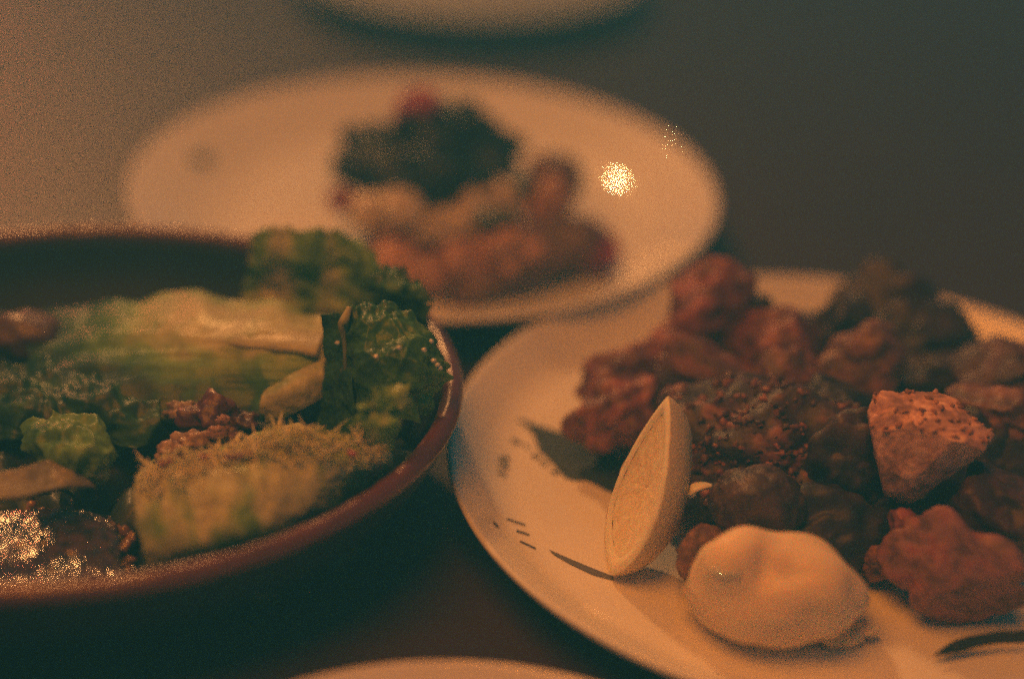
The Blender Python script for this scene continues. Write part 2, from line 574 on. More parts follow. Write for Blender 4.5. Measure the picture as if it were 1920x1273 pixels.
tube('rib', [atb(170, 640, .055), atb(300, 632, .063), atb(420, 632, .069), atb(520, 638, .072), atb(606, 645, .073)], [.002, .004, .006, .0072, .008], MT['leaf'], big, flat=.35, colfn=lambda s, t, p: mix((.26, .32, .11), (.62, .58, .30), s * 1.6))
# cut pale heel of the same leaf, curling down
hl_ = sheet('romaine_heel', Gb([
    [(500, 735, .060), (545, 712, .064), (580, 692, .067), (610, 680, .068)],
    [(490, 762, .056), (530, 745, .060), (570, 725, .063), (606, 708, .065)],
    [(492, 790, .050), (525, 783, .052), (560, 765, .055), (600, 742, .058)]]), MT['leaf'], thick=.002, nu=60, nv=40, bump=.0009, bsc=60, seed=9,
    colfn=leafcol(lambda s, t: .0 + .1 * math.sin(t * 9)))
tag(hl_, 'pale cut lettuce stalk tucked under the long leaf beside the dark folded leaf', 'lettuce stalk')

# folded leaf at the right rim
fold = thing('romaine_leaf', atb(700, 760, .05), 'dark green folded romaine leaf with dew leaning on the right rim', 'lettuce leaf', GS)
sheet('inner_fold', Gb([
    [(602, 590, .094), (620, 587, .095), (640, 586, .096), (660, 580, .097)],
    [(611, 650, .080), (630, 650, .082), (648, 650, .084), (664, 650, .086)],
    [(610, 720, .066), (630, 725, .068), (648, 725, .072), (664, 725, .074)],
    [(600, 790, .050), (625, 800, .052), (645, 805, .056), (668, 810, .058)],
    [(590, 850, .040), (620, 860, .042), (645, 865, .046), (668, 865, .048)]]),
    MT['leaf'], fold, nu=60, nv=110, bump=.0012, bsc=120, seed=5, colfn=leafcol(lambda s, t: .92 - .3 * max(0, t - .65) * 3))
sheet('outer_fold', Gb([
    [(655, 575, .099), (675, 568, .100), (710, 568, .100), (745, 577, .099), (778, 598, .096), (808, 624, .092)],
    [(652, 620, .090), (680, 615, .096), (715, 615, .097), (755, 625, .096), (795, 645, .092), (832, 668, .084)],
    [(650, 670, .080), (680, 670, .088), (720, 670, .090), (760, 680, .090), (800, 690, .086), (836, 700, .078)],
    [(650, 725, .068), (680, 730, .076), (720, 730, .080), (760, 735, .080), (800, 740, .076), (826, 742, .070)],
    [(650, 775, .058), (680, 790, .064), (720, 790, .068), (755, 785, .070), (785, 775, .068), (800, 765, .064)]]),
    MT['leaf'], fold, nu=120, nv=120, bump=.0022, bsc=105, fine=.0003, ruffle=[('bottom', .004, 4), ('top', .0016, 6), ('right', .003, 5)], jag=.0008, seed=6,
    colfn=leafcol(lambda s, t: .84 - .5 * max(0, s - .5) - .12 * t))
tube('curled_edge', [atb(655, 577, .099), atb(646, 600, .096), atb(640, 612, .094), atb(646, 640, .088), atb(648, 690, .078), atb(650, 740, .066), atb(668, 770, .060)], [.0009, .0016, .0012, .0009, .0007, .0007, .0008], MT['leaf'], fold, flat=1, colfn=lambda s, t, p: mix((.55, .50, .20), (.22, .28, .08), s * 1.4))
for i, (x, y, z) in enumerate([(748, 652, .0985), (795, 656, .0935), (813, 676, .090), (820, 684, .0885), (825, 690, .087), (633, 643, .086), (705, 668, .093), (808, 640, .092)]):
    blob('water_drop', atb(x, y, z), (.0009, .0009, .0008), MT['drop'], fold, sub=3, lump=.2, crumb=0, seed=i)

# frilly light strand hanging below
fr = thing('lettuce_frill', atb(720, 800, .05), 'light green frilly lettuce strand hanging in front of the folded leaf', 'lettuce leaf', GS)
sheet('frill', Gb([
    [(668, 765, .088), (700, 738, .092), (735, 722, .094), (765, 720, .092)],
    [(680, 772, .086), (708, 752, .090), (740, 742, .092), (768, 742, .090)],
    [(690, 785, .082), (716, 765, .086), (742, 760, .088), (762, 764, .086)]]), MT['leaf'], fr, nu=90, nv=36, bump=.0022, bsc=120, ruffle=[('top', .0035, 6), ('bottom', .003, 5)], jag=.0022, seed=12, colfn=leafcol(lambda s, t: .38 - .1 * s))
sheet('strand', Gb([
    [(655, 790, .076), (685, 770, .084), (718, 760, .086), (748, 770, .084)],
    [(676, 815, .074), (690, 800, .080), (722, 795, .082), (742, 810, .078)],
    [(684, 850, .066), (695, 840, .070), (715, 838, .071), (732, 845, .068)],
    [(684, 905, .052), (697, 900, .056), (712, 898, .056), (722, 895, .054)]]), MT['leaf'], fr, nu=60, nv=70, bump=.002, bsc=110, ruffle=[('left', .003, 5), ('right', .003, 6)], jag=.002, seed=13, colfn=leafcol(lambda s, t: .32 + .2 * abs(s - .5)))

# crisp chopped wedge in front
fw = thing('lettuce_wedge', atb(470, 950, .03), 'pale chopped romaine wedge with a ruffled top leaning on the front rim', 'lettuce wedge')
sheet('wedge_face', Gb([
    [(268, 886, .054), (330, 868, .056), (410, 848, .058), (490, 822, .060), (560, 806, .062), (630, 828, .062), (690, 842, .062), (735, 830, .062)],
    [(256, 902, .061), (320, 893, .065), (400, 880, .067), (490, 862, .069), (570, 850, .070), (640, 852, .070), (700, 850, .069), (730, 850, .066)],
    [(255, 935, .059), (325, 925, .064), (410, 912, .067), (500, 893, .068), (580, 880, .068), (650, 872, .068), (700, 868, .066), (727, 865, .063)],
    [(262, 985, .054), (335, 978, .059), (420, 960, .062), (510, 938, .063), (590, 915, .063), (650, 897, .062), (695, 885, .060), (718, 880, .058)],
    [(275, 1035, .047), (350, 1028, .052), (430, 1008, .055), (520, 980, .056), (600, 945, .056), (650, 920, .056), (685, 905, .055), (705, 895, .053)],
    [(288, 1085, .034), (360, 1068, .038), (440, 1045, .041), (530, 1010, .043), (600, 972, .046), (650, 940, .048), (680, 920, .049), (695, 910, .048)]]),
    MT['leaf'], fw, streak=(9, 2.6, .0013), nu=210, nv=110, bump=.0005, bsc=130, fine=.0002, thick=.0015, ruffle=[('top', .0014, 9)], jag=.002, seed=21,
    colfn=leafcol(lambda s, t: -.05 + .5 * max(0, s - .55) + .5 * max(0, t - .35) * (.35 + s) + .45 * fbm((s * 15, t * 2.5, 0), 1, 4, 4)))
sheet('wedge_end', Gb([
    [(300, 858, .050), (280, 872, .056), (256, 903, .063)],
    [(275, 930, .044), (262, 940, .050), (256, 950, .057)],
    [(285, 1010, .034), (275, 1020, .038), (268, 1010, .045)],
    [(295, 1080, .026), (290, 1085, .028), (287, 1085, .030)]]), MT['leaf'], fw, nu=30, nv=60, bump=.0012, bsc=90, seed=22, colfn=leafcol(lambda s, t: .15))
# fine shreds standing on the ridge
random.seed(5)
V, F, K = [], [], []
ridge = [atb(262, 896, .066), atb(330, 878, .069), atb(410, 862, .071), atb(490, 838, .073), atb(560, 822, .075), atb(630, 838, .074), atb(700, 842, .072)]
for i in range(700):
    s = random.random()
    p = cr_interp(ridge, s) + Vector((random.gauss(0, .0012), random.gauss(.001, .0036), random.gauss(-.0012, .0016)))
    d = Vector((random.gauss(.3, .6), random.gauss(0, .5), random.random() * .45)).normalized()
    L = random.uniform(.0025, .0075) * (1.2 if .45 < s < .8 else .8)
    w_ = d.cross(Vector((0, 1, .2))).normalized() * random.uniform(.0004, .0009)
    n_ = d.cross(w_).normalized() * .0004
    bend = Vector((random.gauss(0, 1), random.gauss(0, 1), -.3)) * .0012
    o = len(V)
    for k, tp in ((0, 1), (.5, .8), (1, .25)):
        q = p + d * L * k + bend * k * k
        V += [q - w_ * tp, q + n_ * tp, q + w_ * tp, q - n_ * tp]
    for k in (0, 4):
        for e in range(4):
            F.append((o + k + e, o + k + (e + 1) % 4, o + k + 4 + (e + 1) % 4, o + k + 4 + e))
    F += [(o + 8, o + 9, o + 10, o + 11)]
    K += [mix((.92, .84, .56), (.62, .66, .28), random.random() * (1 if s > .5 else .5))] * 12
sh = link('shreds', mesh('shreds', V, F, K), MT['shred'], fw, smooth=False)
sh['kind'] = 'stuff'

# left leaves
t5 = sheet('lettuce_leaf', Gb([
    [(40, 800, .052), (85, 790, .056), (130, 782, .060), (175, 795, .060), (205, 830, .056)],
    [(50, 830, .052), (90, 822, .060), (135, 815, .064), (180, 830, .064), (212, 858, .056)],
    [(70, 862, .050), (100, 860, .058), (140, 858, .062), (180, 868, .060), (206, 885, .054)],
    [(90, 890, .044), (115, 892, .050), (145, 895, .052), (175, 902, .050), (190, 905, .046)]]),
    MT['leaf'], nu=90, nv=70, bump=.0026, bsc=110, ruffle=[('left', .003, 2), ('top', .003, 2)], jag=.0006, seed=31, colfn=leafcol(lambda s, t: .62 - .42 * t * s - .1 * s))
tag(t5, 'small curly yellow green leaf at the left above the glistening grains', 'lettuce leaf', GS)
t6 = sheet('vegetable_slice', Gb([
    [(-60, 905, .058), (-10, 895, .060), (40, 885, .060), (88, 868, .058), (130, 885, .056), (180, 905, .050)],
    [(-60, 945, .054), (-10, 942, .056), (40, 938, .056), (90, 925, .054), (135, 915, .052), (178, 912, .048)]]),
    MT['food'], nu=70, nv=20, bump=.0006, bsc=60, thick=.002, seed=33, colfn=lambda s, t, p: mix((.26, .22, .12), (.30, .27, .15), t))
tag(t6, 'dull beige vegetable slice at the left edge above the grains', 'vegetable slice')
t7 = sheet('lettuce_leaf', Gb([
    [(-60, 700, .046), (0, 690, .050), (90, 670, .052), (180, 680, .052), (300, 700, .050)],
    [(-60, 745, .044), (10, 735, .050), (100, 725, .054), (190, 730, .056), (300, 750, .052)],
    [(-50, 780, .042), (20, 775, .048), (110, 765, .052), (200, 775, .054), (300, 790, .050)],
    [(-40, 830, .036), (20, 825, .040), (110, 820, .042), (210, 830, .042), (330, 830, .042)]]),
    MT['leaf'], nu=110, nv=60, bump=.0026, bsc=85, ruffle=[('top', .005, 4), ('bottom', .006, 4), ('left', .004, 2)], jag=.001, seed=35, colfn=leafcol(lambda s, t: 1.0 - .5 * max(0, t - .5) * s))
tag(t7, 'dark green crumpled leaf at the left under the long leaf', 'lettuce leaf', GS)
t8 = blob('tomato_piece', atb(48, 630, .052), (.015, .011, .009), MT['food'], sub=4, lump=.15, crumb=.01, seed=8, colfn=lambda u, p, c: mix((.13, .06, .045), (.09, .045, .035), .5 + c))
tag(t8, 'dull reddish tomato piece at the far left of the salad', 'tomato')

# red and pale chopped bits in the middle of the salad
for i, (x, y, z, r, colr, lab) in enumerate([
    (392, 790, .056, .0095, (.16, .05, .045), 'dark red chopped beet lump in the middle of the salad, largest of the red bits'),
    (448, 800, .054, .0070, (.10, .035, .035), 'small dark red beet bit right of the largest beet lump'),
    (362, 832, .056, .0062, (.42, .25, .14), 'pale peach crumb left in front of the beet lump'),
    (322, 850, .056, .0048, (.44, .27, .15), 'leftmost pale crumb beside the beet and above the pale wedge'),
    (405, 812, .064, .0030, (.50, .26, .17), 'tiny pink crumb on the front of the beet lump'),
    (418, 788, .066, .0024, (.46, .24, .16), 'tiny pink crumb near the top of the beet lump'),
    (345, 775, .056, .0060, (.36, .24, .13), 'pale crumb behind the beet lump under the long leaf'),
    (430, 830, .058, .0042, (.30, .14, .10), 'reddish crumb between the beet lump and the wedge ridge')]):
    o = blob('salad_morsel', atb(x, y, z), (r, r * .8, r * .75), MT['food'], sub=4, lump=.5, crumb=.12, csc=4, seed=40 + i, colfn=lambda u, p, c, q=colr: mix(q, tuple(a * .55 for a in q), .5 - c))
    tag(o, lab, 'salad bit', 'chopped bits in the salad')
for i, (x0, y0, x1, y1, z, lab) in enumerate([
    (298, 868, 322, 862, .0705, 'short maroon onion sliver at the left end of the pale wedge'),
    (372, 857, 400, 852, .0715, 'maroon onion sliver on the ridge of the wedge below the beet'),
    (420, 856, 478, 849, .0720, 'longest maroon onion sliver lying on the wedge ridge'),
    (655, 846, 668, 850, .0760, 'tiny maroon onion bit at the green right end of the wedge')]):
    o = tube('onion_sliver', [atb(x0, y0, z), atb((x0 + x1) / 2, (y0 + y1) / 2 + 2, z), atb(x1, y1, z)], [.0010, .0014, .0008], MT['food'], seed=i, flat=.6, colfn=lambda s, t, p: (.30, .03, .05))
    tag(o, lab, 'onion sliver', 'maroon onion slivers on the wedge')

# glistening grains at the lower left
random.seed(8)
wetbase = sheet('dressing', Gb([
    [(-120, 975, .034), (0, 972, .035), (60, 970, .035), (130, 968, .034), (190, 985, .031)],
    [(-120, 1010, .035), (0, 1010, .036), (80, 1005, .036), (150, 1003, .035), (215, 1010, .032)],
    [(-120, 1060, .036), (0, 1060, .037), (80, 1060, .037), (150, 1058, .036), (222, 1058, .033)],
    [(-120, 1112, .036), (0, 1110, .037), (80, 1106, .037), (150, 1102, .036), (222, 1095, .033)]]),
    MT['wet'], nu=420, nv=260, bump=.00042, bsc=290, fine=0, thick=.003, seed=90,
    colfn=lambda s, t, p: mix((.02, .016, .012), (.11, .06, .035), .5 + fbm(p, 300, 2, 4)))
tag(wetbase, 'wet glistening surface of the dressed grains at the front left of the bowl', 'dressed grains')
V, F, K = [], [], []
for i in range(150):
    x = random.uniform(-90, 262); y = random.uniform(925, 1120)
    edge = 1100 - max(0, (x - 60)) * .05
    if y > edge + 25: continue
    mound = .029 + .004 * math.exp(-((x - 70) / 130) ** 2 - ((y - 1010) / 80) ** 2)
    z = mound + random.uniform(-.003, .0008)
    c = atb(x, y, z)
    u = c - Vector((BC[0], BC[1], 0)); u.z = 0
    if (u.x ** 2 + (u.y / BS) ** 2) ** .5 > .126: continue
    r = random.choice([.0011, .0014, .0018, .0024])
    v, f, _ = blob_geo(c, (r * 1.4, r, r * .8), rot=(random.random() * 3, random.random() * 3, random.random() * 6), sub=2, lump=.7, lsc=1.3, crumb=.25, csc=2.2, seed=i)
    o = len(V); V += v; F += [tuple(q + o for q in g) for g in f]
    kc = random.choice([(.16, .09, .05), (.10, .06, .035), (.22, .12, .06), (.09, .11, .035), (.28, .16, .09), (.05, .04, .03)])
    K += [kc] * len(v)
gr = link('dressed_grains', mesh('dressed_grains', V, F, K), MT['wet'])
tag(gr, 'glistening brown dressed grains heaped at the front left of the bowl', 'grains', kind='stuff')

# ------------------------------------------------------------------ right plate food
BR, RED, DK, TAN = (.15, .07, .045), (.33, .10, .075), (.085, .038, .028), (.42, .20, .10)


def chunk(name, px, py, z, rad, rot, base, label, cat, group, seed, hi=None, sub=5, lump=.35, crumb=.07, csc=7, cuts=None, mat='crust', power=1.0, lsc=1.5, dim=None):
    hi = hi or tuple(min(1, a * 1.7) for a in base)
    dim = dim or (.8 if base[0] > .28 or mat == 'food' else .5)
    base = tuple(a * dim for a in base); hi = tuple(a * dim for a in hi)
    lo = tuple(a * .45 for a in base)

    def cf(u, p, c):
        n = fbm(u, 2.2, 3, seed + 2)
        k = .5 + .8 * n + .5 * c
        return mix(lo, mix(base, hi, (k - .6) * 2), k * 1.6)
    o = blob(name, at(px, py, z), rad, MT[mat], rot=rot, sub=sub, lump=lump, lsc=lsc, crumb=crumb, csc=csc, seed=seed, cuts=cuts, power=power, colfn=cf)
    return tag(o, label, cat, group)


GM = 'browned pieces piled on the right plate'
pieces = [
    # px, py, z, radii, rot, base, label, seed
    (1325, 592, .040, (.0155, .013, .0200), (.1, .2, .3), RED, 'tall reddish piece at the back of the pile nearest the green plate gap', 1),
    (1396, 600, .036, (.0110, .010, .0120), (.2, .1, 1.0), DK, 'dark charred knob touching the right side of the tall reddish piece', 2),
    (1238, 672, .030, (.0125, .010, .0100), (.1, .3, .6), RED, 'reddish piece in front of and left of the tall reddish one', 3),
    (1165, 722, .026, (.0150, .011, .0110), (.2, -.2, .4), (.24, .075, .055), 'reddish brown piece on the left shoulder of the pile', 4),
    (1165, 775, .028, (.0155, .012, .0125), (.1, -.3, .5), (.36, .11, .06), 'orange red piece at the left end of the pile behind the lemon', 5),
    (1462, 650, .036, (.0150, .012, .0110), (.1, .1, -.2), RED, 'red topped piece at the back between the knob and the brown lump', 6),
    (1325, 695, .036, (.0170, .009, .0090), (0, .25, -.5), (.24, .08, .055), 'narrow reddish strip running down towards the lemon tip', 7),
    (1612, 695, .040, (.0165, .012, .0125), (.1, -.4, .5), (.26, .11, .06), 'rounded brown lump at the middle back of the pile', 8),
    (1660, 575, .036, (.0190, .014, .0150), (.2, .2, .2), (.12, .05, .035), 'dark brown piece at the very back right of the pile', 9),
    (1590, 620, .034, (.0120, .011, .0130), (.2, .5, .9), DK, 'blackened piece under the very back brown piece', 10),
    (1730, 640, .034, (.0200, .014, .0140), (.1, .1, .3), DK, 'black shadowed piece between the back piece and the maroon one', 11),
    (1868, 705, .036, (.0190, .014, .0125), (.1, -.3, -.3), (.20, .055, .05), 'maroon piece at the right edge behind the toast', 12),
    (1890, 785, .042, (.0180, .012, .0095), (0, .1, -.2), (.22, .085, .05), 'brown strip right of the toast at the photo edge', 13),
    (1480, 712, .040, (.0130, .010, .0095), (.1, .3, .5), (.25, .09, .05), 'small brown nugget above the big breaded cutlet', 14),
    (1590, 880, .036, (.0135, .011, .0170), (.1, .1, .1), (.16, .075, .045), 'dull brown upright piece just left of the toast', 15),
    (1880, 960, .034, (.0160, .013, .0120), (.1, .2, .4), (.20, .07, .045), 'reddish brown piece at the right edge under the toast', 17),
    (1660, 1052, .020, (.0090, .006, .0060), (.1, 0, .2), (.32, .13, .065), 'small orange brown bit right of the creamy mound', 18),
    (1322, 1038, .024, (.0085, .008, .0095), (0, 0, .2), (.40, .20, .10), 'small peach coloured ball between lemon and creamy mound', 19),
    (1560, 780, .036, (.018, .013, .011), (0, .1, .3), (.09, .045, .03), 'dark crusty piece between cutlet and brown lump', 20),
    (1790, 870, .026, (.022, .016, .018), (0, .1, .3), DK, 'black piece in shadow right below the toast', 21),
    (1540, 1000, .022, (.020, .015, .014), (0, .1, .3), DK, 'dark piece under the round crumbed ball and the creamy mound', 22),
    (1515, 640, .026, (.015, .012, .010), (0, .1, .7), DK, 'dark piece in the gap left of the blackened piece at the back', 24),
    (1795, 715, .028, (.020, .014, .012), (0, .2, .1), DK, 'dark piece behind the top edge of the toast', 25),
    (1395, 655, .028, (.013, .012, .012), (0, .2, .4), (.20, .07, .05), 'reddish brown piece between the tall reddish one and the red topped one', 26),
    (1255, 735, .026, (.014, .012, .010), (0, .2, .4), (.18, .065, .05), 'brownish red piece just behind the lemon tip', 27),
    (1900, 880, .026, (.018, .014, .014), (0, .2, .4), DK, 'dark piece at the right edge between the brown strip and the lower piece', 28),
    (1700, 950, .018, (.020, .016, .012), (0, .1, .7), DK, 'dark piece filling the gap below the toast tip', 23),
]
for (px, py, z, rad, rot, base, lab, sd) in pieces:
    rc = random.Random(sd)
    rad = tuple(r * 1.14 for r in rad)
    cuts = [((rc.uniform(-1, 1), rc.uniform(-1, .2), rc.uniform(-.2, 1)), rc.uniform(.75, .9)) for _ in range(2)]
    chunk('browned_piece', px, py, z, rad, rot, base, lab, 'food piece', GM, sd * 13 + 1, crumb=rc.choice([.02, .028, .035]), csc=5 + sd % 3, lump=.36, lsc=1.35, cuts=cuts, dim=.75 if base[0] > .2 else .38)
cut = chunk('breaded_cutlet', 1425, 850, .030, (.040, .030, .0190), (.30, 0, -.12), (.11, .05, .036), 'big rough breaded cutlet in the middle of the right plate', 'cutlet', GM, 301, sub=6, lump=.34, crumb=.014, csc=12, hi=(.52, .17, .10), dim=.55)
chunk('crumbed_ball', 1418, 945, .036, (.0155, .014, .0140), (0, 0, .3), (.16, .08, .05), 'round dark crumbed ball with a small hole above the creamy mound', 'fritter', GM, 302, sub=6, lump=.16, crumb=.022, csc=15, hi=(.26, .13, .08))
random.seed(31)
for (ow, cnt) in ((cut, 1100),):
    V, F, K = [], [], []
    vs = ow.data.vertices
    for i in range(cnt):
        vv = vs[random.randrange(len(vs))]
        if vv.normal.z < .1 and vv.normal.y > -.2: continue
        r = random.choice([.0005, .0007, .0010, .0014])
        v, f, _ = blob_geo(vv.co, (r * 1.3, r, r * .8), rot=(random.random() * 3, random.random() * 3, 0), sub=2, lump=1.0, lsc=1.3, crumb=.2, csc=3, seed=i)
        o = len(V); V += v; F += [tuple(q + o for q in g) for g in f]
        K += [mix((.06, .026, .018), (.38, .13, .075), random.random() ** 2)] * len(v)
    c_ = link('crumbs', mesh('crumbs', V, F, K), MT['crust'], ow)
    c_['kind'] = 'stuff'
# pink cured slice at the lower right
chunk('pink_meat_piece', 1790, 1065, .030, (.0260, .014, .0165), (.1, .35, -.3), (.46, .21, .18), 'dull pink angular meat piece at the lower right of the plate', 'meat piece', GM, 303, sub=5, lump=.35, crumb=.02, cuts=[((-1, -.6, .3), .45), ((0, -.8, .6), .5), ((.7, -.7, 0), .5)], hi=(.42, .12, .11))
chunk('pink_meat_piece', 1712, 1010, .030, (.0105, .006, .0050), (.1, .7, -.7), (.33, .09, .08), 'small pink tip sticking up left of the angular pink piece', 'meat piece', GM, 304, sub=4, crumb=.02)
# cream sliver between lemon and ball
o = tube('onion_curl', [at(1296, 930, .036), at(1300, 916, .039), at(1318, 910, .040), at(1334, 910, .040)], [.0016, .0022, .0018, .0008], MT['pith'], flat=.5)
tag(o, 'small pale cream curl right beside the lemon wedge', 'onion curl')

# torn piece of toast: a lump cut to a rough triangle, point down
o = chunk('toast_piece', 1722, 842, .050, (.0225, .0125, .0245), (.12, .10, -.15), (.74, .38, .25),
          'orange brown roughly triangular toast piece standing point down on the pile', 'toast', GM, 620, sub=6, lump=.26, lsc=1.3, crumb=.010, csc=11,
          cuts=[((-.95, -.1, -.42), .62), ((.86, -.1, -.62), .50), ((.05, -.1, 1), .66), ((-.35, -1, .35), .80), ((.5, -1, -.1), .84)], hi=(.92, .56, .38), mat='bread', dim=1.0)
V, F, K = [], [], []
rt = random.Random(3)
vs = [v for v in o.data.vertices if v.normal.z > .35]
for i in range(70):
    vv = rt.choice(vs)
    q, ff, _ = blob_geo(vv.co, (rt.uniform(.0005, .0015), rt.uniform(.0005, .0012), rt.uniform(.0003, .0008)), rot=(rt.random() * 3, 0, rt.random() * 3), sub=2, lump=.9, lsc=1.4, crumb=.15, csc=3, seed=i)
    k = len(V); V += q; F += [tuple(x + k for x in g) for g in ff]
    K += [mix((.22, .08, .05), (.60, .28, .16), rt.random())] * len(q)
c_ = link('crust', mesh('crust', V, F, K), MT['crust'], o)
c_['kind'] = 'stuff'


# creamy mound with a dent
def mound():
    ctr = at(1444, 1114, .0225)
    dent = at(1433, 1052, .043)

    def deform(u):
        return 1
    V, F = ico(6)
    v = []
    for u in V:
        k = 1 + .16 * fbm(u, 1.1, 2, 4) + .012 * fbm(u, 4, 2, 8)
        k *= 1 + .10 * u.x * (1 if u.z > 0 else .3) - .05 * abs(u.x) ** 3
        q = ctr + Vector(((u.x * .0305 - .0035 * max(0, u.z) ** 2) * k, u.y * .0205 * k, u.z * (.0200 if u.z > 0 else .0130) * k))
        dd = (q - dent); g = math.exp(-((dd.x / .0028) ** 2 + (dd.y / .005) ** 2 + (dd.z / .006) ** 2))
        q = q + Vector((0, .001, -.0040)) * g
        # pushed-up folds on its back left
        for (fx, fy, fz, fr, fa) in ((1365, 1060, .038, .008, .0042), (1510, 1040, .040, .010, .0036), (1400, 1020, .040, .007, .0032), (1470, 1090, .044, .006, .0020), (1560, 1110, .034, .008, .0026)):
            e = (q - at(fx, fy, fz)).length
            q = q + u * fa * math.exp(-(e / fr) ** 2)
        v.append(q)
    o = link('creamy_mound', mesh('creamy_mound', v, F), MT['dip'])
    tag(o, 'smooth pale creamy mound at the front of the right plate, dented on top', 'cream dip')
    gl = []
    for i, (x, y) in enumerate([(1343, 1066), (1352, 1075), (1360, 1078), (1379, 1080)]):
        p = at(x, y, .033)
        best = min(v, key=lambda q: abs(proj(q)[0] - x) + abs(proj(q)[1] - y) + (1e3 if (q - ctr).dot(Vector((0, -.85, .5))) < 0 else 0))
        blob('glint_bead', best, (.0017, .0013, .0010), MT['drop'], o, sub=3, lump=.3, crumb=0, seed=i)  # glossy beads added to catch the wet highlights on the mound


mound()
for i, (x, y, z, r, lab) in enumerate([
    (1588, 1196, .0125, .0048, 'larger pale crumb on the plate in front of the creamy mound'),
    (1622, 1180, .0140, .0040, 'small pale crumb behind the larger one in front of the mound'),
    (1560, 1202, .0125, .0026, 'tiny pale crumb at the left end of the front crumbs')]):
    o = blob('pale_crumb', at(x, y, z), (r, r * .6, r * .5), MT['dip'], sub=4, lump=.5, crumb=.08, csc=3, seed=60 + i)
    tag(o, lab, 'crumb', 'pale crumbs at the front of the right plate')
o = sheet('dark_herb_leaf', G([
    [(1752, 1226, .013), (1790, 1200, .015), (1850, 1186, .017), (1960, 1178, .019)],
    [(1752, 1230, .0125), (1800, 1222, .0125), (1860, 1206, .0135), (1960, 1200, .014)]]), MT['leaf'], nu=50, nv=14, bump=.0004, seed=71, colfn=lambda s, t, p: (.03, .035, .025))
tag(o, 'thin dark herb leaf at the lower right on the plate', 'herb leaf')
o = blob('herb_fleck', at(1101, 684, .011), (.0012, .0035, .0008), MT['leaf'], sub=3, crumb=0, colfn=lambda u, p, c: (.12, .08, .05))
tag(o, 'tiny brown fleck on the white plate left of the pile', 'herb fleck')


# lemon cheek: planar cut face with pith ring and pulp, domed rind behind
def lemon():
    tip, foot = at(1252, 742, .064), at(1148, 1078, .0125)
    u = (tip - foot); L = u.length; u.normalize()
    view = (Vector((0, 0, H)) - (tip + foot) / 2).normalized()
    side = u.cross(view).normalized()          # horizontal in the picture
    if side.x < 0: side = -side
    ang = R(58)
    nrm = (view * math.cos(ang) - side * math.sin(ang)).normalized()     # the cut face looks left, half towards the eye
    vdir = nrm.cross(u).normalized()
    ctr = (tip + foot) / 2
    t = thing('lemon_wedge', foot, 'pale lemon wedge standing on the right plate with its cut face to the left', 'lemon')

    def outline(a):
        # lemon silhouette: pointed tips
        x = math.cos(a)
        s = math.sin(a)
        wv = .0150 * (abs(s) ** 1.55) * (1 if s >= 0 else -1) * (1 - .34 * x)
        return x * L / 2, wv
    n = 96
    ring = [outline(2 * math.pi * i / n) for i in range(n)]

    def put(a, b, d): return ctr + u * a + vdir * b + nrm * d 
    # rind dome
    v, f = [], []
    lay = [(1.0, 0.0), (1.0, -.05), (.97, -.2), (.90, -.42), (.78, -.64), (.60, -.83), (.38, -.95), (.15, -1.0), (.01, -1.0)]
    depth = .0160
    for (s, d) in lay:
        for (a, b) in ring:
            q = put(a * (1 - (1 - s) * .75), b * s, d * depth)
            q += nrm * .0005 * fbm(q, 150, 2, 3)
            v.append(q)
    for li in range(len(lay) - 1):
        for i in range(n):
            f.append((li * n + i, (li + 1) * n + i, (li + 1) * n + (i + 1) % n, li * n + (i + 1) % n))
    link('rind', mesh('rind', v, f), MT['rind2'], t)
    # pith ring and pulp: slightly dished face
    def face(name, s0, s1, steps, zf, mat, colfn=None):
        v, f, col = [], [], []
        for k in range(steps + 1):
            s = s0 + (s1 - s0) * k / steps
            for i, (a, b) in enumerate(ring):
                q = put(a * (.94 if s < .8 else 1) * s if False else a * s, b * s, zf(s, i))
                v.append(q)
                if colfn: col.append(colfn(s, i, q))
        for k in range(steps):
            for i in range(n):
                f.append((k * n + i, k * n + (i + 1) % n, (k + 1) * n + (i + 1) % n, (k + 1) * n + i))
        link(name, mesh(name, v, f, col or None), mat, t)
    face('pith', 1.0, .80, 6, lambda s, i: .0008 * math.sin((1 - s) / .20 * math.pi) - .0002, MT['pith'])
    seg = lambda i: max(0, 1 - abs(((i / 96 * 9) % 1) - .5) * 9)
    face('pulp', .802, .005, 24, lambda s, i: -.0022 * (1 - s / .802) - .0003 + .0003 * noise.noise(Vector((s * 12, i * .4, 0))) + .0002 * seg(i), MT['pulp'],
         lambda s, i, q: mix(mix((.84, .70, .42), (.95, .85, .58), .5 + .9 * noise.noise(Vector((s * 7, i * .35, 2)))), (.92, .82, .58), .8 * seg(i)))


MT['rind2'] = material('pale_lemon_rind', (.78, .62, .36), .45, sss=.25, bump=.7, bump_scale=1300, coat=.1, sss_r=(1, .7, .3))
lemon()

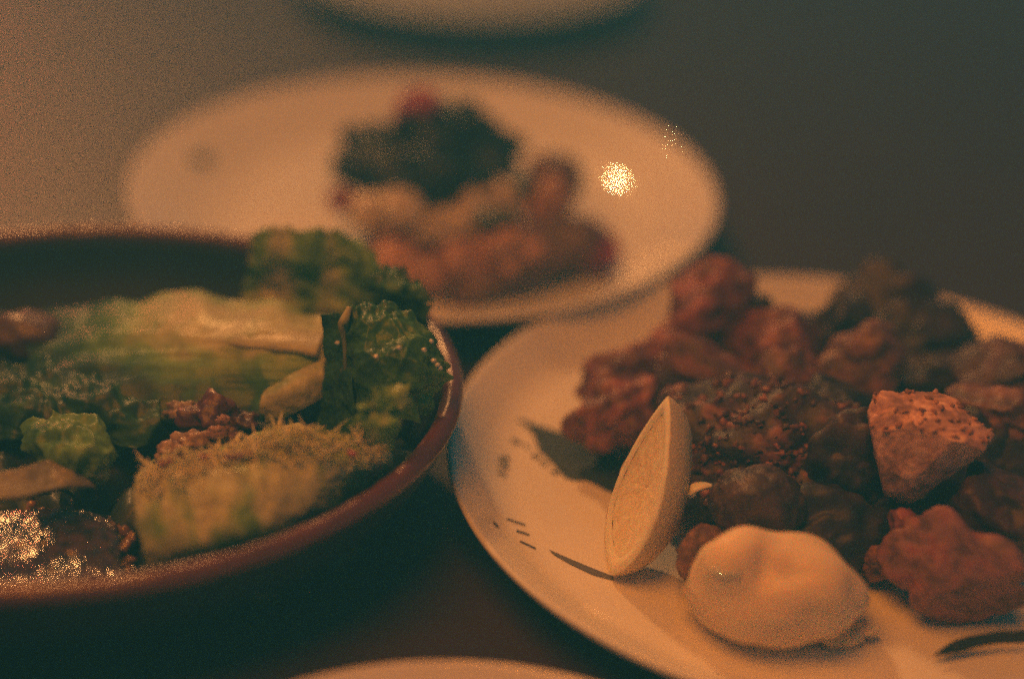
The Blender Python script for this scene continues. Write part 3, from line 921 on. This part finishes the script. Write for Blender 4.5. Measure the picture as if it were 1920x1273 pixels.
# ------------------------------------------------------------------ top plate food
GT = 'pieces of the dish on the plate behind the bowl'
DG = (.018, .040, .028)
chunk('dark_greens', 800, 318, .040, (.040, .026, .018), (.1, 0, -.1), DG, 'large mound of nearly black greens on the plate behind the bowl', 'greens', GT, 401, mat='leaf', lump=.4, crumb=.08, csc=5, sub=5, hi=(.05, .09, .05))
chunk('dark_greens', 860, 262, .050, (.026, .016, .014), (.1, .2, .3), DG, 'upper right lobe of the dark greens behind the bowl', 'greens', GT, 402, mat='leaf', lump=.5, crumb=.08, csc=5, hi=(.05, .09, .05))
chunk('dark_greens', 830, 362, .038, (.016, .010, .010), (.1, .2, .3), DG, 'lower tip of the dark greens hanging between the pale chunks', 'greens', GT, 403, mat='leaf', lump=.5, crumb=.08, csc=5, hi=(.05, .09, .05))
cols = {
    'cream': (.95, .72, .45), 'orange': (.62, .30, .15), 'brown': (.22, .10, .06), 'maroon': (.36, .02, .07), 'pink': (.55, .05, .14), 'green': (.06, .08, .05)}
for i, (x, y, z, rad, k, nm, lab) in enumerate([
    (783, 220, .060, (.0105, .009, .0125), 'pink', 'pink_petal', 'pink petal standing on top of the dark greens'),
    (705, 400, .030, (.015, .011, .010), 'cream', 'pale_chunk', 'leftmost pale chunk under the dark greens'),
    (752, 398, .034, (.011, .010, .010), 'cream', 'pale_chunk', 'pale chunk right beside the leftmost one under the greens'),
    (830, 432, .028, (.013, .010, .009), 'cream', 'pale_chunk', 'pale chunk below the tip of the dark greens'),
    (895, 402, .032, (.017, .010, .010), 'cream', 'pale_chunk', 'pale chunk right of the tip of the dark greens'),
    (940, 375, .034, (.013, .010, .010), 'cream', 'pale_chunk', 'rightmost pale chunk near the orange curl'),
    (1040, 345, .032, (.013, .012, .014), 'brown', 'browned_morsel', 'brown hump over the orange curl at the right of the dish'),
    (1028, 385, .034, (.009, .009, .014), 'orange', 'orange_curl', 'bright orange curl standing at the right of the dish'),
    (975, 365, .036, (.009, .008, .008), 'green', 'herb_sprig', 'dark herb between pale chunk and orange curl'),
    (930, 412, .036, (.010, .006, .005), 'green', 'herb_sprig', 'small dark herb below the rightmost pale chunk'),
    (760, 452, .020, (.022, .014, .010), 'brown', 'browned_morsel', 'brown morsel under the pale chunks at the left'),
    (740, 490, .018, (.016, .012, .009), 'orange', 'orange_curl', 'orange piece at the lower left just above the lettuce'),
    (870, 500, .018, (.013, .010, .010), 'orange', 'orange_curl', 'bright orange piece at the front of the dish'),
    (810, 510, .016, (.014, .010, .008), 'orange', 'orange_curl', 'dull orange piece between the two front orange ones'),
    (950, 460, .022, (.022, .016, .012), 'orange', 'orange_curl', 'broad orange brown piece at the middle front of the dish'),
    (1050, 460, .018, (.022, .016, .013), 'brown', 'browned_morsel', 'dark brown piece at the right front of the dish'),
    (960, 515, .014, (.034, .010, .006), 'brown', 'browned_morsel', 'dark brown layer along the front of the dish'),
    (1122, 470, .018, (.0105, .010, .009), 'maroon', 'beet_cube', 'maroon beet cube at the right end of the dish'),
    (640, 375, .030, (.006, .006, .005), 'maroon', 'beet_cube', 'tiny maroon beet bit at the left end of the greens'),
    (367, 305, .0135, (.0085, .0085, .0045), 'green', 'herb_sprig', 'lone dark herb dot on the left of the plate behind the bowl'),
]):
    chunk(nm, x, y, z, rad, (.1, .2, .3 + i), cols[k], lab, nm.split('_')[-1] if nm not in ('browned_morsel', 'beet_cube') else ('morsel' if 'morsel' in nm else 'beet'), GT, 500 + i, sub=4, lump=.3, crumb=.04, mat='food')

# ------------------------------------------------------------------ teal haze volume added to lift the dark tones
hm = bpy.data.materials.new('thin_haze'); hm.use_nodes = True
hn = hm.node_tree; hn.nodes.remove(hn.nodes['Principled BSDF'])
pv = hn.nodes.new('ShaderNodeVolumePrincipled')
pv.inputs['Color'].default_value = (.05, .46, 1, 1)
pv.inputs['Density'].default_value = .48
hn.links.new(pv.outputs[0], hn.nodes['Material Output'].inputs['Volume'])
hz = slab('haze', -.95, .95, -.35, 1.75, -1.03, .46, hm)
tag(hz, 'thin teal haze added over the whole table to lift its dark tones', kind='stuff')
S.cycles.volume_bounces = 1
